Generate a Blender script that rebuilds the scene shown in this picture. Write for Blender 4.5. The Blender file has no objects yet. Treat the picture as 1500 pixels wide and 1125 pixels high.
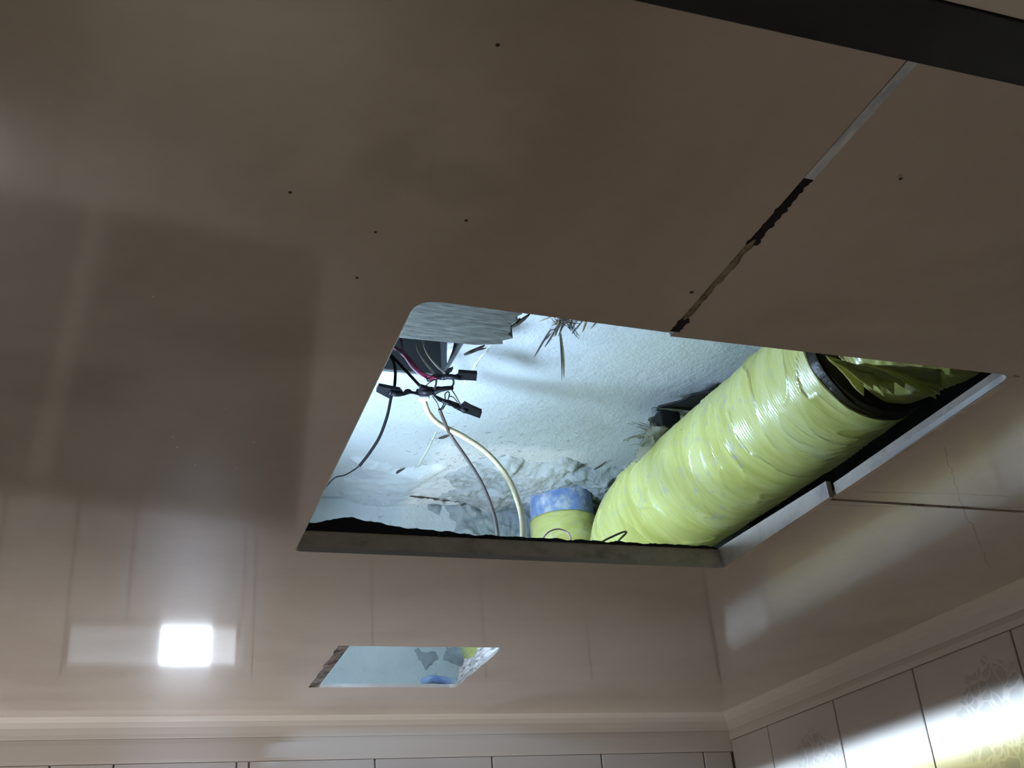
import bpy, bmesh, math, random
from mathutils import Vector, Matrix, noise

# ------------------------------------------------------------------ camera, world, lights, exposure
S = 0.48            # metres per unit (1 unit = camera to ceiling height)
ZC = 1.77           # camera height above the floor
F = 1616.56         # focal length in pixels of a 1500 px wide frame
PPX, PPY = 750.0, 562.5
C = bpy.context.scene.collection
scn = bpy.context.scene

def _dir(px, py):
    return Vector((px - PPX, -(py - PPY), -F)).normalized()
AX = _dir(5500, 1010); AY = _dir(115, 1463); AY = (AY - AX * AX.dot(AY)).normalized(); AZ = AX.cross(AY)
ROT = Matrix((AX, AY, AZ))          # camera vector -> world vector

def U(x, y, z):
    """room units (camera at origin, ceiling at z=1) -> metres"""
    return Vector((x * S, y * S, ZC + z * S))
def at(px, py, z):
    """point of the photograph at height z (units) -> metres"""
    r = ROT @ _dir(px, py); r = r * (z / r.z)
    return U(*r)

cam = bpy.data.cameras.new('camera'); cam.sensor_width = 36; cam.lens = F / 1500 * 36
cam.clip_start = 0.01
co = bpy.data.objects.new('camera', cam); C.objects.link(co)
co.matrix_world = Matrix.Translation(U(0, 0, 0)) @ ROT.to_4x4()
scn.camera = co

w = bpy.data.worlds.new('world'); scn.world = w; w.use_nodes = True
w.node_tree.nodes['Background'].inputs[0].default_value = (1.0, 0.8, 0.6, 1)
w.node_tree.nodes['Background'].inputs[1].default_value = 0.02
scn.view_settings.view_transform = 'Standard'; scn.view_settings.look = 'None'
scn.view_settings.gamma = 1; scn.view_settings.use_curve_mapping = False
scn.view_settings.exposure = 0.0

def aim(o, target):
    o.rotation_euler = (target - o.location).to_track_quat('-Z', 'Y').to_euler()
def spot(name, loc, target, power, ang, blend, col, size):
    l = bpy.data.lights.new(name, 'SPOT'); l.energy = power; l.spot_size = math.radians(ang)
    l.spot_blend = blend; l.color = col; l.shadow_soft_size = size
    o = bpy.data.objects.new(name, l); C.objects.link(o); o.location = loc; aim(o, target); return o
def area(name, loc, target, power, sx, sy, col, spread=180):
    l = bpy.data.lights.new(name, 'AREA'); l.shape = 'RECTANGLE'; l.size = sx; l.size_y = sy
    l.energy = power; l.color = col; l.spread = math.radians(spread)
    o = bpy.data.objects.new(name, l); C.objects.link(o); o.location = loc; aim(o, target); return o

COOL = (0.51, 0.715, 1.0)
# work lamp lying on top of the ceiling between the hatch and the small far hole
spot('void_work_light', U(0.50, 3.25, 1.12), U(1.35, 3.0, 1.9), 25, 150, 0.5, COOL, 0.06)
spot('void_far_fill', U(0.80, 3.60, 1.08), U(1.6, 4.6, 1.25), 5.0, 110, 0.6, COOL, 0.02)  # added fill, brightens the void behind the far hole
# added unseen narrow beams, no fixture: the bright band along the right wall tiles
def band(name, y0, y1, z, hz, power, col, spread):
    l = bpy.data.lights.new(name, 'AREA'); l.shape = 'RECTANGLE'; l.size = hz * S; l.size_y = (y1 - y0) * S
    l.energy = power; l.color = col; l.spread = math.radians(spread)
    o = bpy.data.objects.new(name, l); C.objects.link(o)
    o.matrix_world = Matrix.Translation(U(-1.45, (y0 + y1) / 2, z)) @ Matrix(((0, 0, -1), (0, 1, 0), (1, 0, 0))).to_4x4()
band('wall_band_fill', 0.9, 4.75, .612, .13, 1.15, (0.66, 0.83, 1.0), 1.6)
band('wall_band_near_fill', 0.9, 2.75, .600, .13, 2.2, (0.66, 0.83, 1.0), 1.6)  # added to strengthen the band mirrored in the ceiling
band('wall_band_edge_fill', 0.9, 4.3, .53, .08, 0.36, (0.9, 1.0, 0.5), 3.0)
# room: added unseen lights: far wall spot, floor bounce, soft warm fill behind the camera
spot('far_wall_fill', U(-1.44, 2.9, -3.45), U(-0.1, 4.9, 0.3), 190, 60, 1.0, (0.96, 0.94, 0.96), 0.1)
area('floor_bounce_light', U(0.45, 3.6, -3.6), U(0.45, 3.7, 1.0), 4.6, 0.9, 0.9, (1.0, 0.91, 0.79))
spot('streak_fill', U(0.38, 3.7, -1.6), U(0.33, 4.9, 0.30), 42, 19, 1.0, (0.47, 0.62, 1.0), 0.02)  # added cool beam, makes the bluish streak mirrored in the ceiling
area('near_warm_fill', U(0.6, -1.2, -2.0), U(1.2, 3.0, 1.0), 1.8, 0.7, 1.2, (1.0, 0.83, 0.66))

# ------------------------------------------------------------------ helpers
def tag(o, label=None, cat=None, group=None, kind=None):
    if label: o['label'] = label
    if cat: o['category'] = cat
    if group: o['group'] = group
    if kind: o['kind'] = kind
    return o
def link_bm(name, bm, mat, parent=None, smooth=False):
    me = bpy.data.meshes.new(name); bm.normal_update(); bm.to_mesh(me); bm.free()
    if smooth:
        for p in me.polygons: p.use_smooth = True
    me.materials.append(mat)
    o = bpy.data.objects.new(name, me); C.objects.link(o)
    if parent: par(o, parent)
    return o
def par(o, parent):
    o.parent = parent
    o.matrix_parent_inverse = Matrix.Translation(-parent.location)
def empty(name, loc):
    o = bpy.data.objects.new(name, None); C.objects.link(o); o.location = loc; o.empty_display_size = 0.05
    return o
def bm_box(bm, a, b, bevel=0):
    """axis box between two unit-space corners"""
    a = U(*a); b = U(*b)
    r = bmesh.ops.create_cube(bm, size=1)
    c = (a + b) / 2; d = b - a
    for v in r['verts']:
        v.co = Vector((v.co.x * d.x, v.co.y * d.y, v.co.z * d.z)) + c
    if bevel:
        es = list({e for v in r['verts'] for e in v.link_edges})
        bmesh.ops.bevel(bm, geom=es, offset=bevel, segments=2, affect='EDGES', profile=0.6)
def box(name, a, b, mat, parent=None, bevel=0):
    bm = bmesh.new(); bm_box(bm, a, b, bevel)
    return link_bm(name, bm, mat, parent)
def catmull(pts, n=8):
    P = [Vector(p) for p in pts]; P = [P[0] * 2 - P[1]] + P + [P[-1] * 2 - P[-2]]
    out = []
    for i in range(1, len(P) - 2):
        a, b, c, d = P[i-1:i+3]
        for k in range(n):
            t = k / n
            out.append(0.5 * ((2*b) + (c - a)*t + (2*a - 5*b + 4*c - d)*t*t + (-a + 3*b - 3*c + d)*t**3))
    out.append(P[-2]); return out
def frames(path):
    T = [(path[min(i+1, len(path)-1)] - path[max(i-1, 0)]).normalized() for i in range(len(path))]
    n = T[0].orthogonal().normalized(); N = []
    for t in T:
        n = (n - t * n.dot(t)).normalized(); N.append(n)
    return T, N
def bm_tube(bm, path, rad, seg=10, caps=True, flat=1.0):
    """rad: number or function(i, t, angle)"""
    T, N = frames(path); rings = []; L = len(path) - 1
    for i, p in enumerate(path):
        b = T[i].cross(N[i]); ring = []
        for k in range(seg):
            a = 2*math.pi*k/seg
            r = rad(i, i/L, a) if callable(rad) else rad
            ring.append(bm.verts.new(p + (N[i]*math.cos(a) + b*math.sin(a)*flat) * r))
        rings.append(ring)
    for i in range(L):
        for k in range(seg):
            bm.faces.new((rings[i][k], rings[i][(k+1) % seg], rings[i+1][(k+1) % seg], rings[i+1][k]))
    if caps:
        bm.faces.new(rings[0][::-1]); bm.faces.new(rings[-1])
def tube(name, pts, rad, mat, parent=None, seg=10, n=8, flat=1.0, caps=True):
    bm = bmesh.new(); bm_tube(bm, catmull(pts, n), rad, seg, caps, flat)
    return link_bm(name, bm, mat, parent, True)
def plate2d(name, outlines, z0, z1, mat, parent=None):
    """horizontal plate between heights z0 and z1 (units); outlines[0] outer loop, the rest holes"""
    cu = bpy.data.curves.new('tmp', 'CURVE'); cu.dimensions = '2D'; cu.fill_mode = 'BOTH'
    cu.extrude = (z1 - z0) * S / 2
    for loop in outlines:
        sp = cu.splines.new('POLY'); sp.points.add(len(loop) - 1); sp.use_cyclic_u = True
        for p, q in zip(sp.points, loop): p.co = (q[0] * S, q[1] * S, 0, 1)
    tmp = bpy.data.objects.new('tmp', cu); C.objects.link(tmp)
    dg = bpy.context.evaluated_depsgraph_get(); dg.update()
    me = bpy.data.meshes.new_from_object(tmp.evaluated_get(dg))
    bpy.data.objects.remove(tmp); bpy.data.curves.remove(cu)
    me.name = name
    for v in me.vertices: v.co.z += ZC + (z0 + z1) / 2 * S
    me.materials.clear(); me.materials.append(mat)
    o = bpy.data.objects.new(name, me); C.objects.link(o)
    if parent: par(o, parent)
    return o
def round_loop(pts, rads, n=7):
    out = []; m = len(pts)
    for i in range(m):
        p = Vector(pts[i]); a = (Vector(pts[i-1]) - p); b = (Vector(pts[(i+1) % m]) - p); r = rads[i]
        if r <= 0: out.append(tuple(p)); continue
        a.normalize(); b.normalize()
        p0 = p + a*r; p2 = p + b*r
        for k in range(n + 1):
            t = k/n; q = p0*(1-t)**2 + p*2*t*(1-t) + p2*t*t; out.append((q.x, q.y))
    return out
def fbm(v, o=4):
    return noise.fractal(v, 1.0, 2.0, o)

# ------------------------------------------------------------------ materials
def mat(name, base, rough=0.5, metal=0, spec=0.5):
    m = bpy.data.materials.new(name); m.use_nodes = True
    b = m.node_tree.nodes['Principled BSDF']
    b.inputs['Base Color'].default_value = (*base, 1); b.inputs['Roughness'].default_value = rough
    b.inputs['Metallic'].default_value = metal; b.inputs['Specular IOR Level'].default_value = spec
    return m
class G:
    """small node graph helper"""
    def __init__(s, m): s.t = m.node_tree; s.b = s.t.nodes['Principled BSDF']
    def n(s, typ, **kw):
        x = s.t.nodes.new(typ)
        for k, v in kw.items():
            if k in ('operation', 'blend_type', 'data_type', 'wave_type', 'bands_direction', 'feature', 'noise_dimensions', 'wave_profile', 'distance'):
                setattr(x, k, v)
        return x
    def l(s, a, b): s.t.links.new(a, b)
    def coord(s, scale=(1, 1, 1), uv=False, loc=(0, 0, 0)):
        mp = s.n('ShaderNodeMapping'); mp.inputs['Scale'].default_value = scale; mp.inputs['Location'].default_value = loc
        if uv:
            tc = s.n('ShaderNodeTexCoord'); s.l(tc.outputs['UV'], mp.inputs[0])
        else:
            g = s.n('ShaderNodeNewGeometry'); s.l(g.outputs['Position'], mp.inputs[0])
        return mp.outputs[0]
    def noise(s, vec, scale, detail=4, rough=0.55, dist=0):
        x = s.n('ShaderNodeTexNoise'); x.inputs['Scale'].default_value = scale; x.inputs['Detail'].default_value = detail
        x.inputs['Roughness'].default_value = rough; x.inputs['Distortion'].default_value = dist
        if vec: s.l(vec, x.inputs['Vector'])
        return x.outputs['Fac']
    def ramp(s, fac, stops):
        r = s.n('ShaderNodeValToRGB'); s.l(fac, r.inputs[0]); e = r.color_ramp.elements
        while len(e) < len(stops): e.new(0.5)
        for i, (p, c) in enumerate(stops):
            e[i].position = p; e[i].color = (*c, 1) if len(c) == 3 else c
        return r.outputs[0]
    def mix(s, fac, a, b, mode='MIX'):
        x = s.n('ShaderNodeMix'); x.data_type = 'RGBA'; x.blend_type = mode
        for sock, v in ((x.inputs['Factor'], fac), (x.inputs['A'], a), (x.inputs['B'], b)):
            pass
        def put(sock, v):
            if isinstance(v, (int, float)): sock.default_value = v
            elif isinstance(v, tuple): sock.default_value = (*v, 1)
            else: s.l(v, sock)
        put(x.inputs[0], fac); put(x.inputs[6], a); put(x.inputs[7], b)
        return x.outputs[2]
    def math(s, op, a, b=0.0, c=None):
        x = s.n('ShaderNodeMath'); x.operation = op
        for i, v in enumerate((a, b) if c is None else (a, b, c)):
            if isinstance(v, (int, float)): x.inputs[i].default_value = v
            else: s.l(v, x.inputs[i])
        return x.outputs[0]
    def bump(s, h, strength=0.3, dist=0.002, normal=None):
        x = s.n('ShaderNodeBump'); x.inputs['Strength'].default_value = strength; x.inputs['Distance'].default_value = dist
        s.l(h, x.inputs['Height'])
        if normal: s.l(normal, x.inputs['Normal'])
        return x.outputs[0]
    def seg(s, pos, a, b, width, wob=None):
        """mask 0..1 of a line from a to b in the horizontal plane (metres)"""
        d = Vector((b[0]-a[0], b[1]-a[1])); L = d.length; d /= L
        sep = s.n('ShaderNodeSeparateXYZ'); s.l(pos, sep.inputs[0])
        x = s.math('SUBTRACT', sep.outputs[0], a[0]); y = s.math('SUBTRACT', sep.outputs[1], a[1])
        t = s.math('ADD', s.math('MULTIPLY', x, d.x), s.math('MULTIPLY', y, d.y))
        n = s.math('SUBTRACT', s.math('MULTIPLY', y, d.x), s.math('MULTIPLY', x, d.y))
        if wob is not None: n = s.math('ADD', n, wob)
        inside = s.math('MULTIPLY', s.math('GREATER_THAN', t, 0.0), s.math('LESS_THAN', t, L))
        return s.math('MULTIPLY', inside, s.math('LESS_THAN', s.math('ABSOLUTE', n), width))

# glossy beige plastic ceiling
def ceiling_mat(name, dark_lines=True):
    m = mat(name, (0.44, 0.36, 0.29), 0.16); g = G(m)
    g.b.inputs['Coat Weight'].default_value = 1.0; g.b.inputs['Coat Roughness'].default_value = 0.085; g.b.inputs['Coat IOR'].default_value = 1.75
    pos = g.coord()
    blot = g.noise(g.coord((1.0, 1.0, 1.0)), 3.1, 3, 0.5, 0.9)
    col = g.ramp(blot, [(0.36, (0.37, 0.31, 0.255)), (0.52, (0.44, 0.38, 0.32)), (0.70, (0.48, 0.42, 0.36))])
    fine = g.noise(pos, 60, 4)
    col = g.mix(0.10, col, g.ramp(fine, [(0.3, (0.3, 0.24, 0.19)), (0.7, (0.5, 0.43, 0.36))]))
    for (p, q, wd, dk) in REFLECTION_SMEARS:
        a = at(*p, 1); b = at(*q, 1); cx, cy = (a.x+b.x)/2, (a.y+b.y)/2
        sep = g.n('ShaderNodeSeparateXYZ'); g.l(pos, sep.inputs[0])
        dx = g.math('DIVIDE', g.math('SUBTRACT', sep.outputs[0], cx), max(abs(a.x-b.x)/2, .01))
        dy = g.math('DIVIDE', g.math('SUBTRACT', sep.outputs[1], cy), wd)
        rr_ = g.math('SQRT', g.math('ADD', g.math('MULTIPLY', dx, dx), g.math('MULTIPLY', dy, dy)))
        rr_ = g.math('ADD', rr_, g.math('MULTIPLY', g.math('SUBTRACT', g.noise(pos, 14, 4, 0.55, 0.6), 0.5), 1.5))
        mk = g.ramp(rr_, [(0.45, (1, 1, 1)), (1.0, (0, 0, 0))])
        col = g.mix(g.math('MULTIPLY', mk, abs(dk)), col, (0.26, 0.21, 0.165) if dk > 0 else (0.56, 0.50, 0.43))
    if dark_lines:
        wob = g.math('MULTIPLY', g.math('SUBTRACT', g.noise(pos, 18, 4, 0.65), 0.5), 0.018)
        mask = None
        for (p, q, wd) in CRACKS_AND_REFLECTIONS:
            a = at(*p, 1); b = at(*q, 1)
            k = g.seg(pos, (a.x, a.y), (b.x, b.y), wd, wob)
            mask = k if mask is None else g.math('MAXIMUM', mask, k)
        col = g.mix(g.math('MULTIPLY', mask, 0.6), col, (0.10, 0.07, 0.05))
    g.l(col, g.b.inputs['Base Color'])
    rr = g.n('ShaderNodeMapRange'); g.l(blot, rr.inputs[0]); rr.inputs[1].default_value = 0.3; rr.inputs[2].default_value = 0.7
    rr.inputs[3].default_value = 0.30; rr.inputs[4].default_value = 0.42; g.l(rr.outputs[0], g.b.inputs['Roughness'])
    big = g.noise(g.coord((1.4, 1.0, 1)), 4.5, 2, 0.5)
    small = g.noise(g.coord((0.7, 1.3, 1)), 55, 3, 0.6)
    b1 = g.bump(big, 0.25, 0.012)
    b2 = g.bump(small, 0.12, 0.0012, b1)
    g.l(b2, g.b.inputs['Normal'])
    return m
REFLECTION_SMEARS = [((400, 190), (820, 190), .085, -0.22), ((515, 225), (650, 225), .055, 0.38), ((590, 268), (760, 268), .032, 0.36),  # dull reflections painted into the ceiling colour as soft light and dark patches
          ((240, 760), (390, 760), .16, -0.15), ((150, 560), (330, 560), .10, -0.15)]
CRACKS_AND_REFLECTIONS = [((1190, 738), (1498, 746), 0.0009), ((1265, 722), (1480, 728), 0.0008),
          ((1385, 655), (1405, 725), 0.0006), ((1405, 728), (1450, 832), 0.0007)]  # this row: mirrored wall tile joint painted in as dark lines
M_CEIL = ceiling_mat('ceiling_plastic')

M_TRIM = mat('pale_trim', (0.64, 0.59, 0.53), 0.2)
g = G(M_TRIM); g.l(g.bump(g.noise(g.coord((1, 1, 3)), 25, 3), 0.08, 0.002), g.b.inputs['Normal'])
M_FLANGE = mat('hatch_flange', (0.46, 0.40, 0.30), 0.45)
g = G(M_FLANGE)
g.l(g.ramp(g.noise(g.coord((1, 1, 1.5)), 22, 5, 0.65), [(0.32, (0.30, 0.25, 0.18)), (0.5, (0.50, 0.42, 0.31)), (0.72, (0.60, 0.52, 0.40))]), g.b.inputs['Base Color'])
M_FLANGE_L = mat('hatch_side_strip', (0.5, 0.42, 0.33), 0.5)
g = G(M_FLANGE_L)
g.l(g.ramp(g.noise(g.coord((1, 1, 1)), 16, 5, 0.6), [(0.32, (0.30, 0.25, 0.20)), (0.5, (0.46, 0.39, 0.30)), (0.72, (0.54, 0.46, 0.37))]), g.b.inputs['Base Color'])
M_BLACK = mat('black_plastic', (0.008, 0.008, 0.010), 0.5, 0, 0.3)
M_RUBBER = mat('black_ragged_foam', (0.012, 0.010, 0.012), 0.8, 0, 0.2)
M_TAPE = mat('black_tape', (0.005, 0.0045, 0.007), 0.5, 0, 0.3)
g = G(M_TAPE); g.l(g.bump(g.noise(g.coord(), 250, 3), 0.4, 0.001), g.b.inputs['Normal'])
M_GALV = mat('galvanised_strip', (0.42, 0.46, 0.48), 0.5, 0.0)
g = G(M_GALV); g.l(g.ramp(g.noise(g.coord((1, 0.4, 1)), 70, 4), [(0.35, (0.42, 0.48, 0.53)), (0.65, (0.80, 0.88, 0.94))]), g.b.inputs['Base Color'])
M_CAULK = mat('old_caulk', (0.24, 0.21, 0.12), 0.7)
g = G(M_CAULK); g.l(g.ramp(g.noise(g.coord(), 60, 5, 0.7), [(0.35, (0.05, 0.03, 0.025)), (0.5, (0.22, 0.18, 0.11)), (0.7, (0.30, 0.27, 0.18))]), g.b.inputs['Base Color'])

# concrete
def concrete(name, c0, c1, c2, bump=0.5, speck=True):
    m = mat(name, c1, 0.85, 0, 0.2); g = G(m); pos = g.coord()
    col = g.ramp(g.noise(pos, 3.2, 5, 0.6, 0.4), [(0.30, c0), (0.5, c1), (0.72, c2)])
    green = g.noise(g.coord(loc=(3, 1, 0)), 1.7, 3)
    col = g.mix(g.math('MULTIPLY', g.ramp(green, [(0.45, (0, 0, 0)), (0.62, (1, 1, 1))]), 0.35), col, (0.62, 0.66, 0.56))
    if speck:
        v = g.noise(g.coord((1.0, 0.7, 1)), 120, 5, 0.75)
        zone = g.noise(g.coord(loc=(7, 3, 0)), 5.0, 4, 0.6)
        mk = g.math('MULTIPLY', g.ramp(v, [(0.60, (0, 0, 0)), (0.66, (1, 1, 1))]), g.ramp(zone, [(0.42, (0, 0, 0)), (0.60, (1, 1, 1))]))
        col = g.mix(g.math('MULTIPLY', mk, 0.6), col, (0.17, 0.19, 0.19))
    g.l(col, g.b.inputs['Base Color'])
    h = g.math('ADD', g.noise(pos, 14, 6, 0.6), g.math('MULTIPLY', g.noise(pos, 160, 4, 0.7), 0.25))
    g.l(g.bump(h, bump, 0.009), g.b.inputs['Normal'])
    return m
M_SLAB = concrete('slab_concrete', (0.46, 0.485, 0.49), (0.60, 0.63, 0.63), (0.70, 0.74, 0.74), 0.7)
M_FIN = concrete('concrete_fin', (0.42, 0.40, 0.30), (0.66, 0.64, 0.50), (0.75, 0.75, 0.62), 0.8, False)
M_MORTAR = concrete('rough_mortar', (0.07, 0.08, 0.085), (0.34, 0.38, 0.40), (0.60, 0.64, 0.65), 1.0)
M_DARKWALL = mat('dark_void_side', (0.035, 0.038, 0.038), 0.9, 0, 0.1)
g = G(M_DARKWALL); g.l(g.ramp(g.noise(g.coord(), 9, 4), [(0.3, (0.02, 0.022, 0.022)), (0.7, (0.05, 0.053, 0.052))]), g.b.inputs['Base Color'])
M_RECESS = mat('dark_grey_box', (0.07, 0.075, 0.075), 0.6)

M_WOOD = mat('weathered_board', (0.2, 0.2, 0.16), 0.85)
g = G(M_WOOD)
grain = g.noise(g.coord((1.0, 9.0, 9.0)), 26, 6, 0.7, 0.3)
c = g.ramp(grain, [(0.30, (0.016, 0.015, 0.010)), (0.48, (0.075, 0.075, 0.058)), (0.72, (0.15, 0.155, 0.13))])
g.l(c, g.b.inputs['Base Color']); g.l(g.bump(grain, 0.8, 0.003), g.b.inputs['Normal'])
M_SPLINT = mat('dark_splinter', (0.06, 0.045, 0.035), 0.8)
M_STRAW = mat('pale_splinter', (0.35, 0.28, 0.16), 0.8)

# yellow film
M_FILM = mat('yellow_film', (0.72, 0.74, 0.12), 0.24, 0, 1.0)
g = G(M_FILM)
uvc = g.coord((1, 1, 1), uv=True)
nn = g.noise(g.coord((3, 26, 1), uv=True), 1.0, 5, 0.6, 0.4)
c = g.ramp(nn, [(0.30, (0.52, 0.51, 0.10)), (0.50, (0.66, 0.66, 0.19)), (0.75, (0.76, 0.77, 0.36))])
dn = g.noise(g.coord(), 46, 5, 0.7)
zone = g.noise(g.coord(loc=(1, 5, 2)), 4.5, 2)
dust = g.math('MULTIPLY', g.ramp(dn, [(0.57, (0, 0, 0)), (0.60, (1, 1, 1))]), g.ramp(zone, [(0.46, (0, 0, 0)), (0.58, (1, 1, 1))]))
c = g.mix(g.math('MULTIPLY', dust, 0.55), c, (0.45, 0.47, 0.44))
g.l(c, g.b.inputs['Base Color'])
wv = g.n('ShaderNodeTexWave'); wv.bands_direction = 'Y'; wv.inputs['Scale'].default_value = 62; wv.inputs['Distortion'].default_value = 1.2
wv.inputs['Detail'].default_value = 1; g.l(g.coord((0.35, 1, 1), uv=True), wv.inputs['Vector'])
bfine = g.bump(wv.outputs['Fac'], 0.16, 0.0012)
bcr = g.bump(g.noise(g.coord((4, 22, 1), uv=True), 1.0, 4, 0.55, 0.8), 0.35, 0.007, bfine)
g.l(bcr, g.b.inputs['Normal'])
rg = g.ramp(g.noise(g.coord(), 25, 4), [(0.3, (0.27,)*3), (0.7, (0.46,)*3)])
g.l(rg, g.b.inputs['Roughness'])
M_BLUE = mat('blue_pipe_sleeve', (0.16, 0.28, 0.62), 0.4)
g = G(M_BLUE); g.l(g.ramp(g.noise(g.coord(), 26, 5, 0.65), [(0.38, (0.17, 0.27, 0.55)), (0.52, (0.30, 0.40, 0.58)), (0.60, (0.55, 0.60, 0.64))]), g.b.inputs['Base Color'])
M_COLLAR = mat('dark_tape_collar', (0.022, 0.018, 0.006), 0.4, 0, 0.3)
g = G(M_COLLAR); g.l(g.bump(g.noise(g.coord(), 60, 4), 0.5, 0.004), g.b.inputs['Normal'])
M_METAL = mat('zinc_bolt', (0.7, 0.7, 0.72), 0.25, 1.0)
M_SHADOW_STRAP = mat('dark_shadow_strap', (0.045, 0.042, 0.042), 0.5, 0.3)
M_FLUFF = mat('grey_fibre', (0.30, 0.29, 0.19), 0.9)

M_BEIGE = mat('beige_cable_sheath', (0.55, 0.47, 0.28), 0.35)
M_GREYW = mat('grey_cable_sheath', (0.09, 0.07, 0.06), 0.45)
M_WBLACK = mat('black_wire_sheath', (0.003, 0.003, 0.003), 0.7, 0, 0.1)
M_WRED = mat('maroon_wire_sheath', (0.14, 0.008, 0.03), 0.3)
M_WPINK = mat('pinkish_wire_sheath', (0.55, 0.33, 0.42), 0.3)
M_WGREY = mat('brown_grey_wire_sheath', (0.24, 0.20, 0.15), 0.3)
M_WHITE = mat('white_plastic', (0.8, 0.8, 0.82), 0.35)

# tiles
def tile_mat(name, floral):
    m = mat(name, (0.62, 0.58, 0.54), 0.34 if floral else 0.16); g = G(m); pos = g.coord()
    col = g.ramp(g.noise(pos, 2.2, 3), [(0.3, (0.54, 0.50, 0.46)), (0.7, (0.64, 0.60, 0.56))])
    if floral:
        v = g.n('ShaderNodeTexVoronoi'); v.feature = 'DISTANCE_TO_EDGE'; v.inputs['Scale'].default_value = 36
        dv = g.n('ShaderNodeVectorMath'); dv.operation = 'ADD'
        nz = g.n('ShaderNodeTexNoise'); nz.inputs['Scale'].default_value = 13; nz.inputs['Detail'].default_value = 2
        g.l(pos, nz.inputs['Vector'])
        sc = g.n('ShaderNodeVectorMath'); sc.operation = 'SCALE'; g.l(nz.outputs['Color'], sc.inputs[0]); sc.inputs['Scale'].default_value = 0.10
        g.l(pos, dv.inputs[0]); g.l(sc.outputs[0], dv.inputs[1]); g.l(dv.outputs[0], v.inputs['Vector'])
        petals = g.ramp(v.outputs['Distance'], [(0.05, (0, 0, 0)), (0.12, (1, 1, 1))])
        c = at(1425, 985, 1)  # clump centre on the wall, see below
        # round clump of petals repeated every other tile along the wall
        cy = 3.12 * S; cz = ZC + 0.62 * S
        sep = g.n('ShaderNodeSeparateXYZ'); g.l(pos, sep.inputs[0])
        yy = g.math('SUBTRACT', g.math('PINGPONG', g.math('ADD', g.math('SUBTRACT', sep.outputs[1], cy), 20 * 0.545 * S), 0.545 * S), 0.0)
        zz = g.math('SUBTRACT', sep.outputs[2], cz)
        rad = g.math('SQRT', g.math('ADD', g.math('MULTIPLY', yy, yy), g.math('MULTIPLY', zz, zz)))
        rad = g.math('ADD', rad, g.math('MULTIPLY', g.math('SUBTRACT', g.noise(pos, 22, 3), 0.5), 0.10))
        clump = g.ramp(g.math('MULTIPLY', rad, 8.0), [(0.62, (1, 1, 1)), (0.72, (0, 0, 0))])
        mk = g.math('MULTIPLY', petals, clump)
        col = g.mix(g.math('MULTIPLY', mk, 0.65), col, (0.40, 0.385, 0.375))
        g.l(g.bump(mk, 0.5, 0.0015), g.b.inputs['Normal'])
    g.l(col, g.b.inputs['Base Color'])
    return m
M_TILE = tile_mat('plain_wall_tile', False)
M_TILEF = tile_mat('floral_wall_tile', True)
M_GROUT = mat('brown_grout', (0.30, 0.24, 0.20), 0.8)
M_FLOOR = mat('floor_tile', (0.30, 0.26, 0.22), 0.35)
M_PAINT = mat('plain_side_wall', (0.40, 0.35, 0.30), 0.4)

# ------------------------------------------------------------------ room shell
XL, XR, YN, YF, ZF = -1.5, 2.884, -1.4, 4.901, -ZC / S
ST = dict(kind='structure')
def struct(o): o['kind'] = 'structure'; return o
struct(box('floor', (XL-.1, YN-.1, ZF-.1), (XR+.12, YF+.12, ZF), M_FLOOR))
struct(box('wall_left', (XL-.1, YN-.1, ZF), (XL, YF+.12, 1.0), M_PAINT))
struct(box('wall_near', (XL, YN-.1, ZF), (XR+.12, YN, 1.0), M_PAINT))

# far wall with a recessed window right under the ceiling edge
WX0, WX1, WZ0, WZ1 = -0.19, 0.535, 0.575, 0.775
bm = bmesh.new()
y0, y1 = YF + .03, YF + .30
bm_box(bm, (XL, y0, ZF), (WX0, y1, 0.99)); bm_box(bm, (WX1, y0, ZF), (XR+.12, y1, 0.99))
bm_box(bm, (WX0, y0, ZF), (WX1, y1, WZ0)); bm_box(bm, (WX0, y0, WZ1), (WX1, y1, 0.99))
M_GROUT_PALE = mat('pale_grout', (0.42, 0.37, 0.33), 0.7)
wf = struct(link_bm('wall_far', bm, M_GROUT_PALE))
bm = bmesh.new(); bm_box(bm, (XR + .03, YN, ZF), (XR + .15, YF + .3, 0.99))
wr = struct(link_bm('wall_right', bm, M_GROUT))

TW, TH, GAP = 0.536, 0.84, 0.007
def tile_mesh(tw, th, m):
    bm = bmesh.new(); r = bmesh.ops.create_cube(bm, size=1)
    for v in r['verts']: v.co = Vector((v.co.x * (tw-GAP)*S, v.co.y * 0.028*S, v.co.z * (th-GAP)*S))
    bmesh.ops.bevel(bm, geom=bm.edges[:], offset=0.0012, segments=1, affect='EDGES')
    me = bpy.data.meshes.new('tile'); bm.to_mesh(me); bm.free(); me.materials.append(m); return me
cache = {}
def put_tile(wall, m, c, tw, th, rz):
    key = (m.name, round(tw, 3), round(th, 3))
    if key not in cache: cache[key] = tile_mesh(tw, th, m)
    o = bpy.data.objects.new('tile', cache[key]); C.objects.link(o)
    o.location = U(*c); o.rotation_euler = (0, 0, rz); par(o, wall)
def tile_rows(z):
    rows = []
    while z > ZF + .05:
        rows.append((max(z - TH, ZF), z)); z -= TH
    return rows
rows = tile_rows(.828)
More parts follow.
